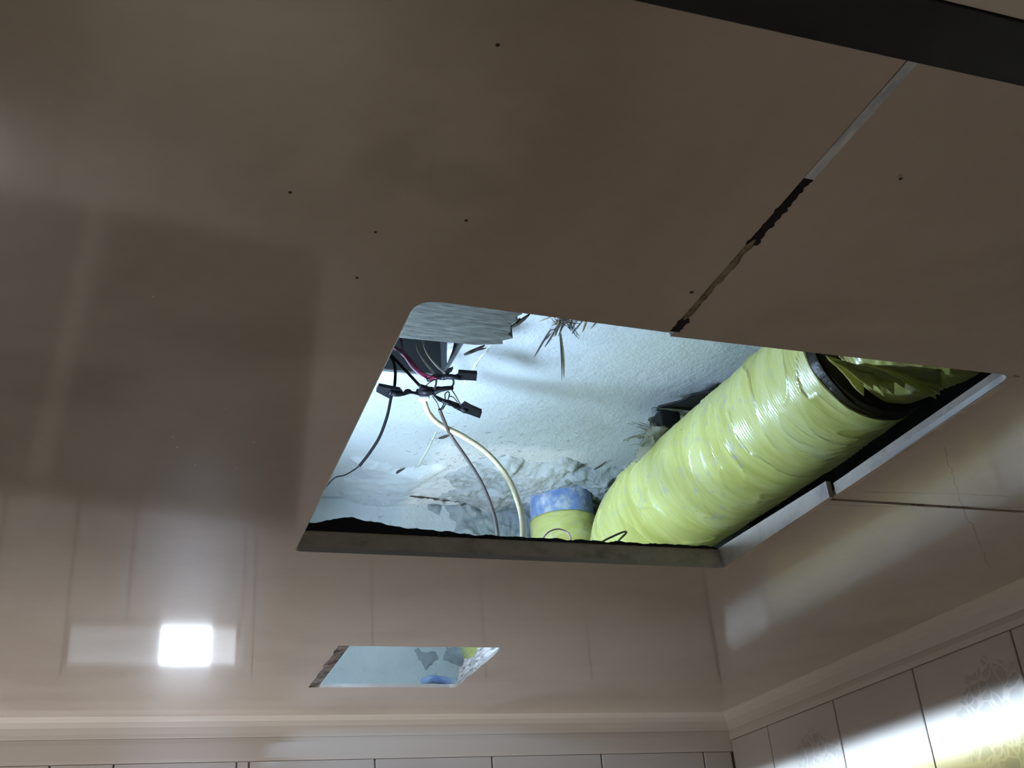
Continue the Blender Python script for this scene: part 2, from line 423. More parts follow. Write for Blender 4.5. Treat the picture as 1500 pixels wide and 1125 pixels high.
# far wall tiles: joints at x = .06 + k*TW
k0 = 0.05
for k in range(-3, 6):
    a, b = max(k0 + k*TW, XL), min(k0 + (k+1)*TW, XR)
    for (za, zb) in rows:
        spans = [(a, b)]
        if zb > WZ0 and za < WZ1:      # window opening: split tiles around it
            spans = []
            if a < WX0: spans.append((a, min(b, WX0)))
            if b > WX1: spans.append((max(a, WX1), b))
            if b > WX0 and a < WX1:
                put_tile(wf, M_TILE, ((max(a, WX0)+min(b, WX1))/2, YF+.018, (WZ1+zb)/2), min(b, WX1)-max(a, WX0), zb-WZ1, 0)
                put_tile(wf, M_TILE, ((max(a, WX0)+min(b, WX1))/2, YF+.018, (za+WZ0)/2), min(b, WX1)-max(a, WX0), WZ0-za, 0)
        for (p, q) in spans:
            if q - p > 0.03: put_tile(wf, M_TILE, ((p+q)/2, YF+.018, (za+zb)/2), q-p, zb-za, 0)
rows = tile_rows(.880)
# right wall tiles: joints at y = 2.951 + k*TW
for k in range(-8, 4):
    a, b = max(2.951 + k*TW, YN), min(2.951 + (k+1)*TW, YF)
    if b - a < 0.03: continue
    for (za, zb) in rows:
        put_tile(wr, M_TILEF, (XR+.018, (a+b)/2, (za+zb)/2), b-a, zb-za, math.pi/2)

# window in the far wall
M_WFRAME = mat('window_frame_white', (0.7, 0.68, 0.64), 0.3)
M_GLASS = mat('frosted_window_pane', (0.45, 0.47, 0.5), 0.3)
M_GLOW = mat('lit_window_pane', (0.8, 0.85, 0.95), 0.3)
b_ = M_GLOW.node_tree.nodes['Principled BSDF']; b_.inputs['Emission Color'].default_value = (0.78, 0.88, 1.0, 1); b_.inputs['Emission Strength'].default_value = 9
b_ = M_GLASS.node_tree.nodes['Principled BSDF']; b_.inputs['Emission Color'].default_value = (0.78, 0.82, 0.9, 1); b_.inputs['Emission Strength'].default_value = 0.55
bm = bmesh.new(); yw = YF + .05; fr = .02
bm_box(bm, (WX0, yw, WZ0), (WX0+fr, yw+.08, WZ1)); bm_box(bm, (WX1-fr, yw, WZ0), (WX1, yw+.08, WZ1))
bm_box(bm, (WX0+fr, yw, WZ0), (WX1-fr, yw+.08, WZ0+fr)); bm_box(bm, (WX0+fr, yw, WZ1-fr), (WX1-fr, yw+.08, WZ1))
win = struct(link_bm('window_1', bm, M_WFRAME))
box('pane', (WX0+fr, yw+.03, WZ0+fr), (0.20, yw+.045, WZ1-fr), M_GLASS, win)
box('pane', (0.20, yw+.02, WZ0+fr), (0.41, yw+.035, WZ1-fr), M_GLOW, win)
M_GLASS2 = M_GLASS.copy(); M_GLASS2.node_tree.nodes['Principled BSDF'].inputs['Emission Strength'].default_value = 1.5
box('pane', (0.41, yw+.03, WZ0+fr), (WX1-fr, yw+.045, WZ1-fr), M_GLASS2, win)

# dark mirror cabinet on the far wall (seen mirrored in the glossy ceiling)
cab = empty('wall_mirror', U(0.1, YF, -1.5)); tag(cab, 'wide dark wall mirror hanging slightly crooked below the lit window', 'mirror')
M_CAB = mat('mirror_frame', (0.20, 0.18, 0.15), 0.4)
M_MIRR = mat('dull_mirror_glass', (0.045, 0.042, 0.038), 0.5, 0.5)
box('mirror_back', (-1.0, YF-.035, -1.5), (0.85, YF-.006, 0.005), M_CAB, cab, 0.002)
box('mirror_glass', (-0.98, YF-.05, -1.48), (-0.32, YF-.036, -0.01), M_MIRR, cab, 0.001)
box('mirror_glass', (-0.21, YF-.05, -1.48), (0.83, YF-.036, -0.01), M_MIRR, cab, 0.001)
cab.rotation_euler = (0, -0.078, 0)

# ------------------------------------------------------------------ ceiling
HX0, HX1, HY0, HY1 = 0.432, 1.716, 1.532, 2.794      # hatch
SX0, SX1, SY0, SY1 = 0.732, 1.328, 3.722, 4.333      # far hole
T0, T1 = 1.0, 1.014
PB = (0.925, 0.826, XR, 2.2385)                        # right front panel
hatch = round_loop([(HX0, HY0), (HX0, HY1), (HX1+.001, HY1), (HX1, PB[3]), (HX1+.01, PB[3])], [.045, .02, .03, 0, 0])
YB = 0.822
outer = [(XL, YB), (0.909, YB), (0.914, HY0+.004)] \
      + [(HX0+.045 - .0, HY0)]
lp = round_loop([(0.914, HY0+.006), (HX0, HY0-.008), (HX0, HY1), (HX1, HY1), (HX1, PB[3]+.005)], [0, .05, .02, .03, 0])
outer = [(XL, YB), (0.909, YB)] + lp + [(XR, PB[3]+.005), (XR, YF - .02), (XL, YF - .02)]
random.seed(4)
def ragged(x0, y0, x1, y1, n, amp):
    out = []
    for a, b in (((x0, y0), (x0, y1)), ((x0, y1), (x1, y1)), ((x1, y1), (x1, y0)), ((x1, y0), (x0, y0))):
        for k in range(n):
            t = k/n; p = (a[0]+(b[0]-a[0])*t, a[1]+(b[1]-a[1])*t)
            out.append((p[0]+random.uniform(-amp, amp), p[1]+random.uniform(-amp, amp)))
    return out
hole = ragged(SX0, SY0, SX1, SY1, 16, .004)
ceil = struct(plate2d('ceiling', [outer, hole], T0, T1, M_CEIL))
pb = [(PB[0], PB[1]), (PB[2], PB[1]), (PB[2], PB[3]), (HX1 + .012, PB[3])] + round_loop([(HX1+.012, PB[3]-.01), (HX1+.004, 1.556), (0.927, 1.556)], [0, .03, 0])
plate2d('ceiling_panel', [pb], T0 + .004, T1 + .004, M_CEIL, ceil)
# rim lights of the cut edges: thin rounded beads
def bead(pts, r=0.0022):
    return tube('cut_edge', [U(*p) for p in pts], r, M_TRIM, ceil, 6, 1)
bead([(0.912, HY0+.006, 1.006)] + [(x, y, 1.006) for x, y in round_loop([(0.9, HY0+.005), (HX0, HY0-.008), (HX0, HY1-.01)], [0, .05, 0])])
bead([(0.928, 1.556, 1.012), (1.0, 1.556, 1.012), (HX1, 1.556, 1.012)])

# seam between the main ceiling and the right front panel
seam = ceil
def seam_x(y): return 0.909 + (y - .82) * 0.007
box('seam_strip', (seam_x(.8)+.001, .80, .9985), (seam_x(1.1)+.015, 1.075, 1.012), M_GALV, ceil)
box('seam_strip', (seam_x(.8)-.03, 1.075, 1.016), (seam_x(1.5)+.05, 1.55, 1.03), M_RUBBER, ceil)
bm = bmesh.new()
n = 60; verts = []
for i in range(n+1):
    y = 1.235 + (1.49-1.235)*i/n
    wv_ = .007 + .004*fbm(Vector((y*30, 0, 1))); cx = seam_x(y) + .0075
    wv_ *= 1.35; zz = .9995 + .003*noise.noise(Vector((y*40, 3, 3)))
    a = bm.verts.new(U(cx-.002-wv_, y, zz+.004)); b = bm.verts.new(U(cx, y, zz-.002)); c_ = bm.verts.new(U(cx+wv_*.8+.002, y, zz+.004)); d = bm.verts.new(U(cx, y, zz+.012))
    verts.append((a, b, c_, d))
for i in range(n):
    for k in range(4): bm.faces.new((verts[i][k], verts[i+1][k], verts[i+1][(k+1) % 4], verts[i][(k+1) % 4]))
bm.faces.new(verts[0]); bm.faces.new(verts[-1][::-1])
link_bm('caulk_bead', bm, M_CAULK, ceil, True)
def torn_gap(ya, yb, w0, w1):
    bm = bmesh.new(); R = []; n = 50
    for i in range(n+1):
        t = i/n; y = ya+(yb-ya)*t; wd = (w0+(w1-w0)*t)*(1+.55*fbm(Vector((y*55, 2, 2)))); cx = seam_x(y)+.0075
        l = cx - wd*.8; q = cx + wd*(1 + .4*noise.noise(Vector((y*90, 7, 7))))
        R.append([bm.verts.new(U(l, y, .9994)), bm.verts.new(U(q, y, .9994)), bm.verts.new(U(q, y, 1.003)), bm.verts.new(U(l, y, 1.003))])
    for i in range(n):
        for k in range(4): bm.faces.new((R[i][k], R[i+1][k], R[i+1][(k+1) % 4], R[i][(k+1) % 4]))
    bm.faces.new(R[0]); bm.faces.new(R[-1][::-1]); bmesh.ops.recalc_face_normals(bm, faces=bm.faces[:])
    link_bm('torn_gap', bm, M_RUBBER, ceil)
torn_gap(1.078, 1.25, .007, .011); torn_gap(1.488, 1.532, .010, .010)
# crumbs of caulk / screw stubs on the surface
def speck(px, py, r, m=M_SPLINT, zz=1.0):
    bm = bmesh.new(); bmesh.ops.create_icosphere(bm, subdivisions=2, radius=r*S)
    for v in bm.verts: v.co.z *= 0.35; v.co *= 1 + .25*noise.noise(v.co*900+Vector((px, py, 0)))
    o = link_bm('speck', bm, m, None, True); o.location = at(px, py, zz); par(o, ceil)
for p in [(425, 282, .0030), (683, 323, .0030), (550, 340, .0024), (523, 407, .0030), (729, 66, .003), (1319, 262, .003),
          (1013, 428, .004), (1033, 433, .0035), (1028, 440, .003), (1024, 447, .003)]:
    speck(*p)
for p in [(253, 640, .002), (259, 655, .002), (331, 598, .0018), (286, 681, .0018), (372, 648, .002), (347, 686, .002), (224, 434, .002)]:
    speck(*p, M_WHITE)
# dark strips across the near end of the ceiling
bm = bmesh.new(); bm_box(bm, (XL, .725, .992), (XR, .822, 1.02), 0.001)
tr = struct(link_bm('trim_1', bm, M_BLACK))
bm = bmesh.new(); bm_box(bm, (XL, YN, .995), (XR, .724, 1.015))
cn = link_bm('ceiling_panel', bm, M_TRIM, ceil)

# ceiling edge: cove, groove and lip along the far and right walls
def lip(name, p, q, inward, zb):
    """profile swept from p to q; inward = unit vector into the room"""
    prof = [(-.055, 1.0), (-.040, .998), (-.022, .985), (-.010, .965), (-.003, .940), (.000, .925), (.0015, .9225), (.000, .920), (-.001, .90), (.000, zb+.012), (.001, zb), (.026, zb), (.026, 1.014), (-.055, 1.014)]
    bm = bmesh.new(); rings = []
    for e in (p, q):
        rings.append([bm.verts.new(U(e[0] + inward[0]*-o, e[1] + inward[1]*-o, z)) for o, z in prof])
    m = len(prof)
    for k in range(m): bm.faces.new((rings[0][k], rings[0][(k+1) % m], rings[1][(k+1) % m], rings[1][k]))
    bm.faces.new(rings[0][::-1]); bm.faces.new(rings[1]); bmesh.ops.recalc_face_normals(bm, faces=bm.faces[:])
    o = struct(link_bm(name, bm, M_TRIM))
    return o
lip('trim_2', (XL, YF), (XR+.03, YF), (0, -1), .826)
lip('trim_3', (XR, .83), (XR, YF+.03), (-1, 0), .878)

# upturned flanges round the hatch
box('flange', (HX0, HY1, T1), (HX1, HY1+.012, 1.063), M_FLANGE, ceil)
box('flange', (HX0-.010, HY0, T1), (HX0, HY1+.012, 1.03), M_FLANGE, ceil)
def side_strip(x, y0, y1, zb, h0, h1):
    bm = bmesh.new()
    vs = [U(x, y0, zb), U(x, y1, zb), U(x, y1, zb+h1), U(x, y0, zb+h0)]
    a = [bm.verts.new(v) for v in vs]; b = [bm.verts.new(v + Vector((.014*S, 0, 0))) for v in vs]
    bm.faces.new(a); bm.faces.new(b[::-1])
    for k in range(4): bm.faces.new((a[k], b[k], b[(k+1) % 4], a[(k+1) % 4]))
    bmesh.ops.recalc_face_normals(bm, faces=bm.faces[:])
    return link_bm('flange', bm, M_FLANGE_L, ceil)
side_strip(HX1-.004, 2.222, HY1+.004, T0 - .001, .045, .066)
side_strip(HX1+.010, 1.556, 2.212, T0 + .002, .036, .033)

# ragged black foam along the top of the far flange
bm = bmesh.new(); n = 160; rows_ = []
for i in range(n+1):
    x = HX0 - .01 + (HX1 - HX0)*i/n; t = i/n
    hump = .030*math.exp(-((t-.12)/.075)**2) + .010*math.exp(-((t-.25)/.09)**2)
    h = 1.062 + .004 + hump + max(0, 0.008 - .004*t)*(0.6+noise.noise(Vector((x*25, 0, 0)))) + .0025*noise.noise(Vector((x*140, 5, 0)))
    lo = 1.060 - .002*abs(noise.noise(Vector((x*90, 9, 0))))
    rows_.append([bm.verts.new(U(x, HY1-.002, lo)), bm.verts.new(U(x, HY1-.001, h)), bm.verts.new(U(x, HY1+.03, h+.001)), bm.verts.new(U(x, HY1+.03, lo))])
for i in range(n):
    for k in range(4): bm.faces.new((rows_[i][k], rows_[i+1][k], rows_[i+1][(k+1) % 4], rows_[i][(k+1) % 4]))
bm.faces.new(rows_[0]); bm.faces.new(rows_[-1][::-1]); bmesh.ops.recalc_face_normals(bm, faces=bm.faces[:])
link_bm('black_edge_foam', bm, M_RUBBER, ceil)

# sawn edge of the far hole: torn walls standing up round it
def torn(x0, y0, x1, y1, nx, ny, h, m):
    bm = bmesh.new(); n = 40; R = []
    for i in range(n+1):
        t = i/n; x = x0+(x1-x0)*t; y = y0+(y1-y0)*t
        o = .006*noise.noise(Vector((x*30, y*30, 0))); hh = h*(1 + .25*noise.noise(Vector((x*22, y*22, 4))))
        R.append([bm.verts.new(U(x+nx*o, y+ny*o, 1.001)), bm.verts.new(U(x+nx*(o+.012), y+ny*(o+.012), 1.001+hh*.5)), bm.verts.new(U(x+nx*(.02+o), y+ny*(.02+o), 1.001+hh)),
                  bm.verts.new(U(x+nx*.045, y+ny*.045, 1.001+hh)), bm.verts.new(U(x+nx*.045, y+ny*.045, 1.012))])
    for i in range(n):
        for k in range(5): bm.faces.new((R[i][k], R[i+1][k], R[i+1][(k+1) % 5], R[i][(k+1) % 5]))
    bm.faces.new(R[0]); bm.faces.new(R[-1][::-1]); bmesh.ops.recalc_face_normals(bm, faces=bm.faces[:])
    link_bm('sawn_edge', bm, m, ceil)
M_SAWN = mat('sawn_board', (0.62, 0.56, 0.5), 0.8)
g = G(M_SAWN); g.l(g.ramp(g.noise(g.coord((1, 1, 6)), 40, 5, 0.7), [(0.38, (0.18, 0.15, 0.13)), (0.52, (0.60, 0.55, 0.50)), (0.7, (0.75, 0.72, 0.68))]), g.b.inputs['Base Color'])
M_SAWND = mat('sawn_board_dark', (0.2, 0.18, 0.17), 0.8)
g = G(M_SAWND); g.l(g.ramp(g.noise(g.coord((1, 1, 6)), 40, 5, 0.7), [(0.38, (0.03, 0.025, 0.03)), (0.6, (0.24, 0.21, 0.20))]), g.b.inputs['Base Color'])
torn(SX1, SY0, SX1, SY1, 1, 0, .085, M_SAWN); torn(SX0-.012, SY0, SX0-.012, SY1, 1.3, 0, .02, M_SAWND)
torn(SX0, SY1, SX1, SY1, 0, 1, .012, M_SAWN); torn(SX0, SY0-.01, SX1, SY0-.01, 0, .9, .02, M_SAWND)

# ------------------------------------------------------------------ the void above
ZS, YV = 1.90, 4.60
RB = (0.50, 3.02, 1.055, 3.39)         # recess in the slab
slab = struct(plate2d('concrete_slab', [[(-2, -.5), (4, -.5), (4, 6), (-2, 6)], [(RB[0], RB[1]), (RB[2], RB[1]), (RB[2], RB[3]), (RB[0], RB[3])]], ZS, ZS+.1, M_SLAB))
struct(box('wall_void_far', (-2, YV, 1.02), (4, YV+.1, ZS-.001), M_SLAB))
# the plain walls of the void (sides and near end)
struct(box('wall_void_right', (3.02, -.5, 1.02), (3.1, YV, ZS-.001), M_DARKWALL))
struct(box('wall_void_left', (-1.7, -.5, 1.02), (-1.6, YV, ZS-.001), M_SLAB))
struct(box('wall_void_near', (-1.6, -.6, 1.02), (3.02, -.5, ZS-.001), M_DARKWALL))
# lining of the recess
bm = bmesh.new()
x0, y0, x1, y1 = RB; e = .012
bm_box(bm, (x0, y0, ZS+.005), (x0+e, y1, 2.25)); bm_box(bm, (x1-e, y0, ZS+.005), (x1, y1, 2.25))
bm_box(bm, (x0, y0, ZS+.005), (x1, y0+e, 2.25)); bm_box(bm, (x0, y1-e, ZS+.005), (x1, y1, 2.25)); bm_box(bm, (x0, y0, 2.24), (x1, y1, 2.26))
jb = link_bm('junction_box', bm, M_RECESS); tag(jb, 'dark grey electrical box recessed in the concrete behind the board', 'electrical box')
# white corner piece at the right of the box opening
bm = bmesh.new()
pts = [at(656, 496, ZS-.01), at(666, 497, ZS-.01), at(662, 515, ZS-.01), at(655, 532, ZS-.01)]
a = [bm.verts.new(p) for p in pts]; b = [bm.verts.new(p + Vector((0, 0, .018))) for p in pts]
bm.faces.new(a); bm.faces.new(b[::-1])
for k in range(4): bm.faces.new((a[k], b[k], b[(k+1) % 4], a[(k+1) % 4]))
bmesh.ops.recalc_face_normals(bm, faces=bm.faces[:])
o = link_bm('corner_flap', bm, M_WHITE, jb); o['label'] = 'white plastic corner flap'

# formwork fins on the slab
def fin(pts, wd, m=M_FIN, h=.010, name='concrete_fin'):
    path = catmull([at(px, py, ZS) for px, py in pts], 16); bm = bmesh.new()
    T, N = frames(path); R = []
    for i, p in enumerate(path):
        t = T[i]; s = Vector((-t.y, t.x, 0)).normalized()
        w1 = wd*(.6 + .8*abs(fbm(p*70)))*S; hh = h*(.4+abs(fbm(p*90+Vector((5, 5, 5)))))*S
        R.append([bm.verts.new(p + s*w1 + Vector((0, 0, .001))), bm.verts.new(p - Vector((0, 0, hh)) + s*w1*.2), bm.verts.new(p - s*w1 + Vector((0, 0, .001)))])
    for i in range(len(path)-1):
        for k in range(3): bm.faces.new((R[i][k], R[i+1][k], R[i+1][(k+1) % 3], R[i][(k+1) % 3]))
    bm.faces.new(R[0]); bm.faces.new(R[-1][::-1]); bmesh.ops.recalc_face_normals(bm, faces=bm.faces[:])
    return link_bm(name, bm, m, slab, False)
fin([(640, 632), (625, 662), (606, 695), (590, 722)], .012, M_FIN, .0045)
fin([(740, 470), (722, 500), (700, 530), (680, 560)], .007)
fin([(455, 727), (520, 728), (590, 731)], .004, M_MORTAR)
fin([(590, 723), (615, 727), (650, 731), (690, 736)], .006, M_SPLINT, .012)
fin([(780, 714), (850, 708), (900, 692), (935, 697)], .006, M_SPLINT, .010)

# rough mortar round the pipe
def rough_patch(name, x0, x1, y0, y1, nx, ny, amp, seed, m):
    bm = bmesh.new(); grid = []
    for j in range(ny+1):
        row = []
        for i in range(nx+1):
            u, v = i/nx, j/ny; x = x0+(x1-x0)*u; y = y0+(y1-y0)*v
            ed = min(u, 1-u)*2; ev = min(v*2.4, 1); n1 = fbm(Vector((x*5, y*5, seed)), 5)
            edge = max(0, min(1, (min(ed, ev) + .28*fbm(Vector((x*6, y*6, seed+7)), 4) - .22)*2.6))
            nn_ = fbm(Vector((x*13, y*13, seed+3)), 6)
            z = ZS + .01 - edge*(.02 + amp*(.35 + .6*n1 + .35*abs(nn_)))
            row.append(bm.verts.new(U(x, y, z)))
        grid.append(row)
    for j in range(ny):
        for i in range(nx): bm.faces.new((grid[j][i], grid[j][i+1], grid[j+1][i+1], grid[j+1][i]))
    return link_bm(name, bm, m, slab, True)
rough_patch('mortar_patch', 1.15, 2.6, 3.95, YV+.01, 190, 110, .060, 2.0, M_MORTAR)
rough_patch('mortar_patch', .80, 1.40, 4.1, YV+.01, 60, 60, .02, 8.0, M_SLAB)
# the same rough mortar running down the wall of the void
bm = bmesh.new(); grid = []; nx, ny = 170, 90
for j in range(ny+1):
    row = []
    for i in range(nx+1):
        u, v = i/nx, j/ny; x = 1.22+1.35*u; z = ZS - .9*v
        edge = max(0, min(1, (min(min(u, 1-u)*2.4, (1-v)*2) + .34*fbm(Vector((x*6, 3, z*6)), 4) - .2)*2.6))
        d = edge*(.012 + .05*(.5 + .7*fbm(Vector((x*5, 9, z*5)), 5) + .5*abs(fbm(Vector((x*14, 4, z*14)), 5)))) - .008
        row.append(bm.verts.new(U(x, YV - max(d, -.008), z)))
    grid.append(row)
for j in range(ny):
    for i in range(nx): bm.faces.new((grid[j][i], grid[j+1][i], grid[j+1][i+1], grid[j][i+1]))
bmesh.ops.recalc_face_normals(bm, faces=bm.faces[:])
link_bm('mortar_patch', bm, M_MORTAR, slab, True)

# old board nailed under the slab
brd = empty('formwork_board', U(0.6, 2.75, 1.72)); tag(brd, 'grey weathered timber board under the slab beside the wiring box', 'board')
bm = bmesh.new(); n = 24
L0 = [(-0.2, 2.35), (-0.2, 2.880)] ; top = []
edge = []
for k in range(n+1):
    t = k/n; y = 2.845 - (2.845-2.35)*t
    x = 1.085 - .045*t + .035*fbm(Vector((t*9, 1, 1))) + (.025 if k % 5 == 2 else 0)
    edge.append((x, y))
loop = L0 + [(0.2, 2.886), (0.5, 2.874), (0.75, 2.872), (1.0, 2.868)] + edge
plate = plate2d('plank', [loop], 1.735, 1.80, M_WOOD, brd)
plate2d('batten', [[(-.2, 2.45), (0.9, 2.45), (0.9, 2.75), (-.2, 2.75)]], 1.80, ZS, M_WOOD, brd)
# splinters
random.seed(11)
def splinter(a, b, r, m, parent, za=1.73, zb=1.80, name='splinter'):
    pa, pb_ = at(*a, za), at(*b, zb); mid = (pa+pb_)/2 + Vector((random.uniform(-1, 1), random.uniform(-1, 1), 0))*.002
    return tube(name, [pa, mid, pb_], lambda i, t, an: r*S*(0.25+0.9*math.sin(math.pi*min(1, t*.8+.15))), m, parent, 5, 3)
for a, b, r in [((722, 475), (752, 463), .006), ((748, 480), (776, 460), .006), ((755, 475), (762, 466), .004), ((690, 468), (705, 469), .004), ((680, 520), (710, 506), .006), ((684, 518), (712, 510), .004)]:
    splinter(a, b, r, M_SPLINT, brd, 1.74, 1.76)
sp = empty('splinter_bunch', at(825, 478, ZS)); tag(sp, 'bunch of thin dark wood splinters stuck to the slab near the front edge', 'splinters')
strokes = [((820, 490), (823, 556), .0026), ((815, 470), (850, 474), .002), ((783, 522), (806, 482), .002), ((798, 508), (815, 478), .002)]
for k in range(30):
    cx, cy = random.gauss(825, 14), random.gauss(472, 6); an = random.choice((1.1, 1.9, 2.3, .3, 1.6)) + random.gauss(0, .25); L = random.uniform(8, 22)
    strokes.append(((cx - math.cos(an)*L, cy + math.sin(an)*L), (cx + math.cos(an)*L*.6, cy - math.sin(an)*L*.6), random.uniform(.0010, .0020)))
for a, b, r in strokes:
    splinter(a, b, r, M_SPLINT if random.random() < .75 else M_STRAW, sp, ZS-.004, ZS-.008)
st = empty('debris_sticks', at(600, 690, ZS)); tag(st, 'loose straw and wood chips clinging to the concrete left of the mortar patch', 'debris')
for a, b, r in [((567, 698), (593, 686), .006), ((643, 642), (660, 637), .005), ((592, 724), (622, 729), .006), ((666, 745), (690, 733), .004), ((675, 742), (700, 736), .004), ((722, 716), (738, 709), .006), ((838, 686), (856, 681), .007), ((866, 690), (888, 676), .003)]:
    splinter(a, b, r, M_SPLINT, st, ZS-.006, ZS-.012)
# fine straw flecks
bm = bmesh.new()
for k in range(260):
    px = random.gauss(700, 60); py = random.gauss(680, 26)
    if not (600 < px < 930 and 600 < py < 735): continue
    p = at(px, py, ZS-.003); an = random.uniform(0, 6.28); L = random.uniform(.004, .012)
    q = p + Vector((math.cos(an), math.sin(an), 0))*L
    bm_tube(bm, [p, (p+q)/2 + Vector((0, 0, -.0006)), q], .00025, 3)
o = link_bm('straw_fleck', bm, M_SPLINT, slab); o['kind'] = 'stuff'

# ------------------------------------------------------------------ yellow wrapped duct
def duct(name, pts, R, parent, seed, n=24, seg=200, wr=.035, m=M_FILM, helix=.55, r_fun=None):
    path = catmull(pts, n); T, N = frames(path); bm = bmesh.new(); L = 0; rings = []; Ls = [0]
    for i in range(1, len(path)): Ls.append(Ls[-1] + (path[i]-path[i-1]).length)
    tot = Ls[-1]
    for i, p in enumerate(path):
        b = T[i].cross(N[i]); s = Ls[i]/S; ring = []
        for k in range(seg):
            a = 2*math.pi*k/seg; ca, sa = math.cos(a), math.sin(a)
            q = s*4.2 + helix*(math.sin(a + seed)*1.5 + .5*math.sin(2*a+s*1.3))
            f1 = noise.noise(Vector((ca*.8, sa*.8, q*1.0 + seed)))
            f2 = noise.noise(Vector((ca*1.1+4, sa*1.1, q*2.4 + seed)))
            f3 = noise.noise(Vector((ca*1.6+9, sa*1.6, q*5.0 + seed)))
            d = .55*f1 + .85*(.35-abs(f2))*max(0, .6+f1*1.4) + .40*(.4-abs(f3))*max(0, .8-f1)
            d += .9*max(0, 1-abs(f2)/.055)*max(0, min(1, .25+f1*2.2)) + .5*max(0, 1-abs(f3+.08)/.07)*max(0, min(1, .2-f1*2))
            r = R*S*(1 + wr*d)
            if r_fun: r *= r_fun(Ls[i]/tot, a)
            ring.append(bm.verts.new(p + (N[i]*ca + b*sa)*r))
        rings.append(ring)
    uvl = bm.loops.layers.uv.new('UVMap')
    for i in range(len(path)-1):
        for k in range(seg):
            f = bm.faces.new((rings[i][k], rings[i][(k+1) % seg], rings[i+1][(k+1) % seg], rings[i+1][k]))
            for lo, (ii, kk) in zip(f.loops, ((i, k), (i, k+1), (i+1, k+1), (i+1, k))):
                lo[uvl].uv = (kk/seg*1.0, Ls[ii]/S*.5)
    bm.faces.new(rings[0][::-1]); bm.faces.new(rings[-1])
    return link_bm(name, bm, m, parent, True)
DX, DZ, DR = 2.02, 1.525, .220
dt = empty('wrapped_duct', U(DX, 3.2, DZ-DR)); tag(dt, 'thick duct wrapped in wrinkled shiny yellow film running above the hatch', 'duct')
duct('duct_body', [U(2.04, 2.335, DZ), U(2.035, 2.6, DZ), U(2.03, 2.9, DZ), U(2.015, 3.2, DZ), U(2.0, 3.6, DZ-.005), U(2.03, 3.87, DZ-.03), U(2.14, 4.08, DZ-.10), U(2.35, 4.22, DZ-.19), U(2.5, 4.25, DZ-.21)], DR, dt, 1.3, 64)
tube('tape_collar', [U(2.045, 2.29, DZ), U(2.045, 2.32, DZ), U(2.04, 2.35, DZ), U(2.04, 2.37, DZ)], lambda i, t, a: (DR*(.965 + .03*math.sin(math.pi*t)) + .004*noise.noise(Vector((math.cos(a)*3, math.sin(a)*3, t*2))))*S, M_COLLAR, dt, 72, 5)
# elbow in front of it, bending right, with loose film
duct('duct_elbow', [U(2.05, 2.305, DZ+.005), U(2.08, 2.21, DZ+.01), U(2.16, 2.11, DZ+.03), U(2.25, 2.05, DZ+.12), U(2.30, 2.02, DZ+.24), U(2.31, 2.01, DZ+.37)], DR*.90, dt, 7.7, 24, 160, .07)
def flap(name, px_pts, m, parent, zlist, wd):
    """loose sheet: a wavy ribbon with thickness"""
    path = catmull([at(px, py, z) for (px, py), z in zip(px_pts, zlist)], 8); bm = bmesh.new(); T, N = frames(path); R = []
    for i, p in enumerate(path):
        t = i/(len(path)-1); ww = wd*S*math.sin(math.pi*(.08+.86*t))*(1+.3*fbm(p*60))
        s = (T[i].cross(Vector((.3, .2, 1)))).normalized(); off = Vector((0, 0, .004*noise.noise(p*80)))
        th = Vector((0, 0, .0012))
        R.append([bm.verts.new(p - s*ww + off), bm.verts.new(p + s*ww*.2 - Vector((0, 0, .004)) + off), bm.verts.new(p + s*ww + off), bm.verts.new(p + s*ww + off + th), bm.verts.new(p - s*ww + off + th)])
    for i in range(len(path)-1):
        for k in range(5): bm.faces.new((R[i][k], R[i+1][k], R[i+1][(k+1) % 5], R[i][(k+1) % 5]))
    bm.faces.new(R[0]); bm.faces.new(R[-1][::-1]); bmesh.ops.recalc_face_normals(bm, faces=bm.faces[:])
    return link_bm(name, bm, m, parent, True)
def sheet(name, outline, zs, parent, m=M_FILM):
    """pleated triangular flap of film fanned from its first point"""
    P = [at(px, py, z) for (px, py), z in zip(outline, zs)]
    bm = bmesh.new(); n = 10; A = P[0]; R = []
    edge = catmull(P[1:], 10)
    for k, e in enumerate(edge):
        row = []
        for j in range(n+1):
            t = (j+.35)/(n+.35); p = A.lerp(e, t)
            p = p + Vector((0, 0, -1))*(.010*t*math.sin(k*.9)*(.3+t) + .006*noise.noise(p*60))
            row.append(bm.verts.new(p))
        R.append(row)
    for k in range(len(R)-1):
        for j in range(n): bm.faces.new((R[k][j], R[k][j+1], R[k+1][j+1], R[k+1][j]))
    geo = bmesh.ops.solidify(bm, geom=bm.faces[:], thickness=.0006)
    bmesh.ops.recalc_face_normals(bm, faces=bm.faces[:])
    o = link_bm(name, bm, m, parent, True)
    me = o.data; uv = me.uv_layers.new(name='UVMap')
    for lo in me.loops:
        c = me.vertices[lo.vertex_index].co; uv.data[lo.index].uv = (c.x*2, c.y*2)
    return o
sheet('film_flap', [(1208, 522), (1258, 568), (1278, 560), (1300, 566), (1322, 556), (1350, 556)], [1.33, 1.28, 1.26, 1.26, 1.27, 1.28], dt)
sheet('film_flap', [(1262, 530), (1366, 572), (1374, 566), (1372, 556), (1390, 548)], [1.27, 1.235, 1.235, 1.24, 1.26], dt)

